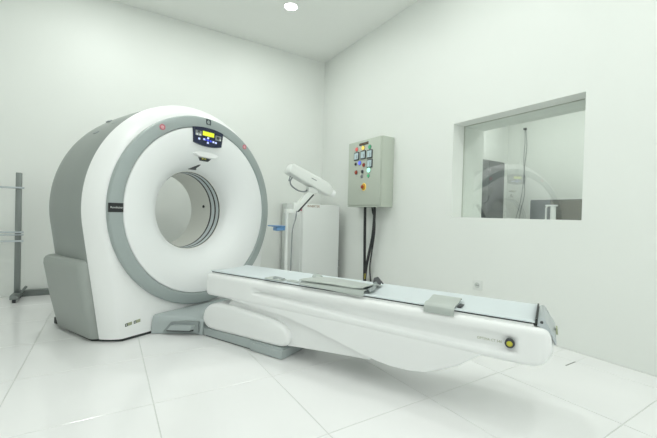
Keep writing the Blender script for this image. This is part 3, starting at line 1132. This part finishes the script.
# cables dropping from the box to the floor
c1 = smooth_path([(2.70, 3.475, 1.022), (2.705, 3.477, 0.8), (2.715, 3.48, 0.5), (2.725, 3.487, 0.3), (2.74, 3.50, 0.10), (2.75, 3.50, 0.012)], 8)
c2 = smooth_path([(2.71, 3.305, 1.022), (2.712, 3.31, 0.85), (2.715, 3.335, 0.66), (2.71, 3.385, 0.46), (2.70, 3.42, 0.28), (2.70, 3.44, 0.10), (2.70, 3.44, 0.012)], 8)
c3 = smooth_path([(2.715, 3.36, 1.022), (2.72, 3.345, 0.95), (2.735, 3.325, 0.87), (2.745, 3.335, 0.7), (2.75, 3.385, 0.46), (2.765, 3.43, 0.28), (2.775, 3.42, 0.10), (2.78, 3.41, 0.012)], 8)
for pth, rad, lab, nm in ((c1, 0.017, 'thick black power cable hanging straight down from the control box', 'power_cable'),
                          (c2, 0.017, 'thick black power cable bowing outward below the control box', 'power_cable'),
                          (c3, 0.009, 'thin black cable tucked behind the bowed cable under the control box', 'power_cable')):
    e = empty(nm, pth[-1])
    tag(e, lab, 'cable')
    o = tube('cable_sheath', [p - pth[-1] for p in pth], rad, M_CABLE, e, 12)
    low = [p - pth[-1] for p in pth if 0.12 < p.z < 0.22]
    if len(low) > 1 and rad > 0.01:
        tube('cable_sleeve', [p + Vector((-0.014, -0.012, 0)) for p in low], rad * 0.35, M_CABLEY, e, 10)

# ------------------------------------------------------------------ white equipment cabinet in the corner
cab = empty('equipment_cabinet', (2.39, 4.35, 0))
tag(cab, 'plain white metal equipment cabinet standing in the room corner', 'cabinet')


def cbb(name, c0, c1, m, bev=0.0, parent=None):
    o = (2.39, 4.35, 0)
    return box(name, [a - b for a, b in zip(c0, o)], [a - b for a, b in zip(c1, o)], m, parent or cab, bev)


CZ = 1.045
cbb('cabinet_body', (2.112, 4.02, 0.03), (2.675, 4.60, CZ), M_CAB, 0.004)
cdr = cbb('cabinet_door', (2.116, 4.0, 0.06), (2.671, 4.0195, CZ - 0.004), M_CAB, 0.004)
cbb('side_panel', (2.104, 4.05, 0.08), (2.1118, 4.44, CZ - 0.03), M_CAB, 0.003)
cbb('corner_post', (2.098, 4.49, 0.03), (2.1118, 4.60, CZ + 0.015), M_CABTRIM, 0.003)
cbb('rear_panel', (2.14, 4.601, 0.03), (2.66, 4.69, CZ + 0.012), M_CABTRIM, 0.003)
cbb('plinth', (2.13, 4.04, 0.0), (2.66, 4.66, 0.03), M_SLOT)
cbb('hinge', (2.672, 4.005, 0.22), (2.692, 4.05, 0.30), M_PANELGREY, 0.003)
text_mesh('lettering', 'INVERTER', 0.042, axes((1, 0, 0), (0, 0, 1), (0, -1, 0), (2.265 - 2.39, 3.9995 - 4.35, 1.018)), M_BROWN, cdr)
cbb('red_indicator', (2.0985, 4.02, 0.955), (2.1038, 4.05, 1.0), M_RED)

# ------------------------------------------------------------------ contrast injector on its stand
IY = 3.0
SC = IY / 3.7


def ip(x, z, dy=0.0):
    return Vector((x * SC, dy, 0.913 + (z - 0.913) * SC))


IO = Vector((1.745 * SC, IY, 0))
inj = empty('contrast_injector', IO)
tag(inj, 'white contrast injector head on a tilted arm and slim stand beside the scanner', 'injector')


def il(v):
    return Vector((v.x - IO.x, v.y, v.z))


# head: boxy body along its axis, narrowing to a round nozzle
h0, h1 = ip(1.745, 1.43), ip(2.385, 1.175)
ax = (h1 - h0).normalized()
up = Vector((-ax.z, 0, ax.x))
Lh = (h1 - h0).length
bm = bmesh.new()
loops = []
for t, wy, top_, bot in ((0.0, 0.055, 0.046, -0.034), (0.012, 0.064, 0.053, -0.041), (0.04, 0.066, 0.056, -0.045), (0.45, 0.066, 0.060, -0.052), (0.74, 0.064, 0.059, -0.060), (0.80, 0.058, 0.054, -0.060), (0.90, 0.044, 0.036, -0.050), (0.915, 0.038, 0.032, -0.045)):
    c = h0 + ax * (Lh * t)
    L_ = []
    for k in range(24):
        a = 2 * pi * k / 24
        q = 0.3 if t < 0.82 else 0.8
        cx_ = abs(cos(a)) ** q * (1 if cos(a) >= 0 else -1)
        sz_ = abs(sin(a)) ** q * (1 if sin(a) >= 0 else -1)
        hh = top_ if sz_ > 0 else -bot
        L_.append(il(c + Vector((0, 1, 0)) * (wy * cx_) + up * (hh * sz_)))
    loops.append(L_)
add_loft(bm, loops, True, True)
head = link('injector_head', bm, M_INJ, inj, 40)
nz = [(0.915, 0.036), (0.93, 0.038), (0.985, 0.036), (0.987, 0.028), (0.97, 0.026)]
bm = bmesh.new()
loops = []
for t, r in nz:
    c = h0 + ax * (Lh * t) - up * 0.006
    loops.append([il(c + Vector((0, cos(2 * pi * k / 24) * r, 0)) + up * (sin(2 * pi * k / 24) * r)) for k in range(24)])
add_loft(bm, loops, True, True)
nozzle = link('nozzle', bm, M_WHITE, head, 40)
bm = bmesh.new()
loops = []
for t, r in ((0.968, 0.0255), (0.992, 0.022)):
    c = h0 + ax * (Lh * t) - up * 0.006
    loops.append([il(c + Vector((0, cos(2 * pi * k / 20) * r, 0)) + up * (sin(2 * pi * k / 20) * r)) for k in range(20)])
add_loft(bm, loops, True, True)
link('syringe_seat', bm, M_PANELGREY, nozzle, 40)
# printed dash on the side of the head
c = h0 + ax * (Lh * 0.46) + up * 0.012
bm = bmesh.new()
P = [c - ax * 0.03 - up * 0.0035, c + ax * 0.03 - up * 0.0035, c + ax * 0.03 + up * 0.0035, c - ax * 0.03 + up * 0.0035]
add_loft(bm, [[il(p + Vector((0, -0.0655, 0))) for p in P], [il(p + Vector((0, -0.0672, 0))) for p in P]], True, True)
link('printed_mark', bm, M_PANELGREY, head, 0)
# hose loop under the head
hp = [ip(1.80, 1.335), ip(1.775, 1.285), ip(1.80, 1.235), ip(1.88, 1.19), ip(1.96, 1.18), ip(2.0, 1.2)]
tube('hose', [il(p) for p in smooth_path(hp, 6)], 0.007, M_PANELGREY, inj, 8)
tube('hose_stub', [il(p) for p in (ip(1.775, 1.35), ip(1.758, 1.29))], 0.006, M_PANELGREY, inj, 8)
# arm
a0_, a1_ = ip(1.845, 0.955), ip(2.08, 1.20)
ad = (a1_ - a0_).normalized()
au = Vector((-ad.z, 0, ad.x))


def slab(name, p0, p1, upv, lo, hi, wy, m, parent, bev=0.004):
    bm = bmesh.new()
    P = [p0 + upv * lo, p1 + upv * lo, p1 + upv * hi, p0 + upv * hi]
    add_loft(bm, [[il(p + Vector((0, y, 0))) for p in P] for y in (-wy, wy)], True, True)
    bmesh.ops.recalc_face_normals(bm, faces=bm.faces[:])
    if bev:
        bmesh.ops.bevel(bm, geom=bm.edges[:], offset=bev, segments=2, affect='EDGES', profile=0.5)
    return link(name, bm, m, parent, 40)


armo = slab('arm', a0_, a1_, au, -0.016, 0.036, 0.028, M_INJ, inj)
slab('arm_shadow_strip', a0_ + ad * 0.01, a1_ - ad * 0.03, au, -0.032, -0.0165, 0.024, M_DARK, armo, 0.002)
slab('swivel', ip(2.0, 1.205), ip(2.13, 1.19), Vector((0, 0, 1)), -0.022, 0.03, 0.034, M_INJ, inj, 0.008)
slab('elbow', ip(1.842, 0.925), ip(1.842, 1.045), Vector((1, 0, 0)), -0.022, 0.012, 0.03, M_INJ, inj, 0.006)
# column and base
cxp = 1.745
tube('column', [il(ip(cxp, 0.913).xyz * 0 + Vector((cxp * SC, 0, 0.06))), il(Vector((cxp * SC, 0, ip(0, 0.955).z)))], 0.016, M_INJ, inj, 16)
slab('column_head', Vector((cxp * SC - 0.02, 0, ip(0, 0.945).z)), Vector((1.85 * SC, 0, ip(0, 0.945).z)), Vector((0, 0, 1)), -0.02, 0.02, 0.025, M_INJ, inj, 0.005)
for k in range(5):
    a = 2 * pi * k / 5 + 0.3
    q = Vector((0.26 * cos(a), 0.26 * sin(a), 0.055))
    tube('base_leg', [Vector((0, 0, 0.075)), q], [0.02, 0.014], M_INJ, inj, 10)
    bm = bmesh.new()
    add_tube(bm, [q + Vector((-0.012 * sin(a), 0.012 * cos(a), -0.028)), q + Vector((0.012 * sin(a), -0.012 * cos(a), -0.028))], 0.027, 14)
    link('caster', bm, M_DARK, inj, 40)
# cord hanging along the column, blue tray
cp = [Vector((1.85 * SC, -0.03, ip(0, 0.95).z)), Vector((1.835 * SC, -0.035, ip(0, 0.86).z)), Vector((1.80 * SC, -0.035, ip(0, 0.72).z)), Vector((1.795 * SC, -0.03, 0.55)), Vector((1.785 * SC, -0.03, 0.35)), Vector((1.72 * SC, -0.03, 0.2)), Vector((1.70 * SC, -0.03, 0.10))]
tube('cord', [il(p) for p in smooth_path(cp, 8)], 0.006, M_PANELGREY, inj, 8)
slab('tray', ip(1.60, 0.745), ip(1.70, 0.752), Vector((0, 0, 1)), -0.022, 0.012, 0.045, M_BLUE, inj, 0.003)
slab('tray_lip', ip(1.535, 0.775), ip(1.70, 0.772), Vector((0, 0, 1)), -0.006, 0.004, 0.05, M_BLUE, inj, 0.002)

# ------------------------------------------------------------------ steel apron rack by the back wall
rack = empty('apron_rack', (-0.74, 4.51, 0))
tag(rack, 'grey steel rack with square posts and thin rails by the back wall', 'rack')
for x in (0.0, -1.15):
    box('post', (x - 0.022, -0.022, 0.07), (x + 0.022, 0.022, 1.24), M_RACK, rack, 0.004)
    box('foot', (x - 0.03, -0.16, 0.035), (x + 0.03, 0.12, 0.075), M_RACK, rack, 0.005)
    for y in (-0.13, 0.10):
        bm = bmesh.new()
        add_tube(bm, [(x - 0.012, y, 0.02), (x + 0.012, y, 0.02)], 0.02, 14)
        link('caster', bm, M_DARK, rack, 40)
    bm = bmesh.new()
    add_tube(bm, [(x + 0.03, -0.02, 0.07), (x + 0.075, -0.05, 0.135)], 0.012, 10)
    link('brake_lever', bm, M_RACK, rack, 40)
for z, r, y in ((1.093, 0.010, -0.031), (0.664, 0.010, -0.031), (0.638, 0.007, -0.031), (0.577, 0.010, -0.031)):
    tube('rail', [(-1.20, y, z), (0.045, y, z)], r, M_CHROME, rack, 10)

# grey floor trunking along the back wall
tr = empty('cable_trunking', (-0.76, 4.675, 0))
tag(tr, 'grey cable trunking lying on the floor along the back wall', 'trunking')
bm = bmesh.new()
add_box(bm, (0, -0.03, 0), (1.7, 0.03, 0.05), 0.006)
link('trunking_body', bm, M_TRUNK, tr)
bm = bmesh.new()
add_box(bm, (0.005, -0.033, 0.0505), (1.695, 0.0335, 0.062), 0.004)
link('trunking_lid', bm, M_RACK, tr)

# ------------------------------------------------------------------ wall socket
so = empty('wall_socket', (2.8, 1.948, 0.325))
tag(so, 'white square power socket on the wall below the window', 'socket')
box('face_plate', (-0.009, -0.045, -0.045), (-0.0005, 0.045, 0.045), M_SOCKET, so, 0.003)
bm = bmesh.new()
loops = [[(x, r * cos(2 * pi * k / 24), r * sin(2 * pi * k / 24)) for k in range(24)] for r, x in ((0.025, -0.0088), (0.025, -0.0115), (0.021, -0.0115), (0.019, -0.0092))]
add_loft(bm, loops, True, True)
link('socket_well', bm, M_CABTRIM, so)
for y in (-0.009, 0.009):
    box('pin_hole', (-0.0100, y - 0.004, -0.004), (-0.0090, y + 0.004, 0.004), M_DARK, so)

# ------------------------------------------------------------------ things in the control room
cd = empty('tall_cabinet', (5.35, 3.45, 0))
tag(cd, 'dark charcoal tall cabinet seen through the left of the observation window', 'cabinet')
box('cabinet_body', (-0.65, 0.0, 0.0), (0.20, 0.149, 1.86), M_DOORD, cd, 0.004)
for k in range(2):
    d = box('cabinet_door', (-0.645 + 0.425 * k, -0.02, 0.06), (-0.225 + 0.42 * k, -0.001, 1.85), M_DOORD, cd, 0.004)
    box('handle', (-0.255 + 0.07 * k, -0.04, 0.75), (-0.240 + 0.07 * k, -0.0205, 0.90), M_CHROME, d, 0.003)

cr = empty('low_cabinet', (5.62, 2.50, 0))
tag(cr, 'low dark cabinet with slate and wood doors behind the observation window', 'cabinet')
box('cabinet_body', (-0.14, -0.33, 0.0), (0.27, 0.45, 1.225), M_DOORD, cr, 0.004)
box('slate_door', (-0.162, 0.165, 0.08), (-0.141, 0.445, 1.215), M_CRED1, cr, 0.003)
box('wood_door', (-0.162, -0.325, 0.08), (-0.141, 0.155, 1.215), M_CRED2, cr, 0.003)

ds = empty('document_stand', (5.34, 2.60, 0))
tag(ds, 'white upright frame stand in front of the low dark cabinet', 'stand')
tube('upright', [(0, 0.055, 0.03), (0, 0.055, 1.10), (-0.01, 0.03, 1.135)], 0.012, M_WHITE, ds, 10)
box('board', (-0.008, -0.075, 0.35), (0.012, -0.005, 1.12), M_CAB, ds, 0.004)
box('top_bar', (-0.02, -0.095, 1.122), (0.02, 0.06, 1.145), M_WHITE, ds, 0.005)
box('foot_plate', (-0.11, -0.11, 0.0), (0.11, 0.11, 0.03), M_WHITE, ds, 0.005)

cw = empty('hanging_cord', (5.88, 3.30, 0.74))
tag(cw, 'thin grey cord hanging from a hook on the control room wall', 'cord')
tube('cord_strand', smooth_path([(0, 0.0, 1.70), (-0.01, -0.01, 1.45), (-0.01, 0.0, 1.2), (-0.01, -0.02, 0.9), (-0.01, -0.03, 0.6), (-0.01, 0.02, 0.35), (-0.01, 0.06, 0.1)], 8), 0.0045, M_PANELGREY, cw, 6)
tube('cord_strand', smooth_path([(0, -0.01, 1.70), (-0.012, -0.045, 1.4), (-0.012, -0.02, 1.1), (-0.012, -0.005, 0.8), (-0.012, 0.03, 0.5), (-0.012, 0.10, 0.2), (-0.012, 0.13, 0.05)], 8), 0.004, M_PANELGREY, cw, 6)
box('hook', (-0.02, -0.02, 1.68), (0.018, 0.02, 1.715), M_DARK, cw, 0.006)
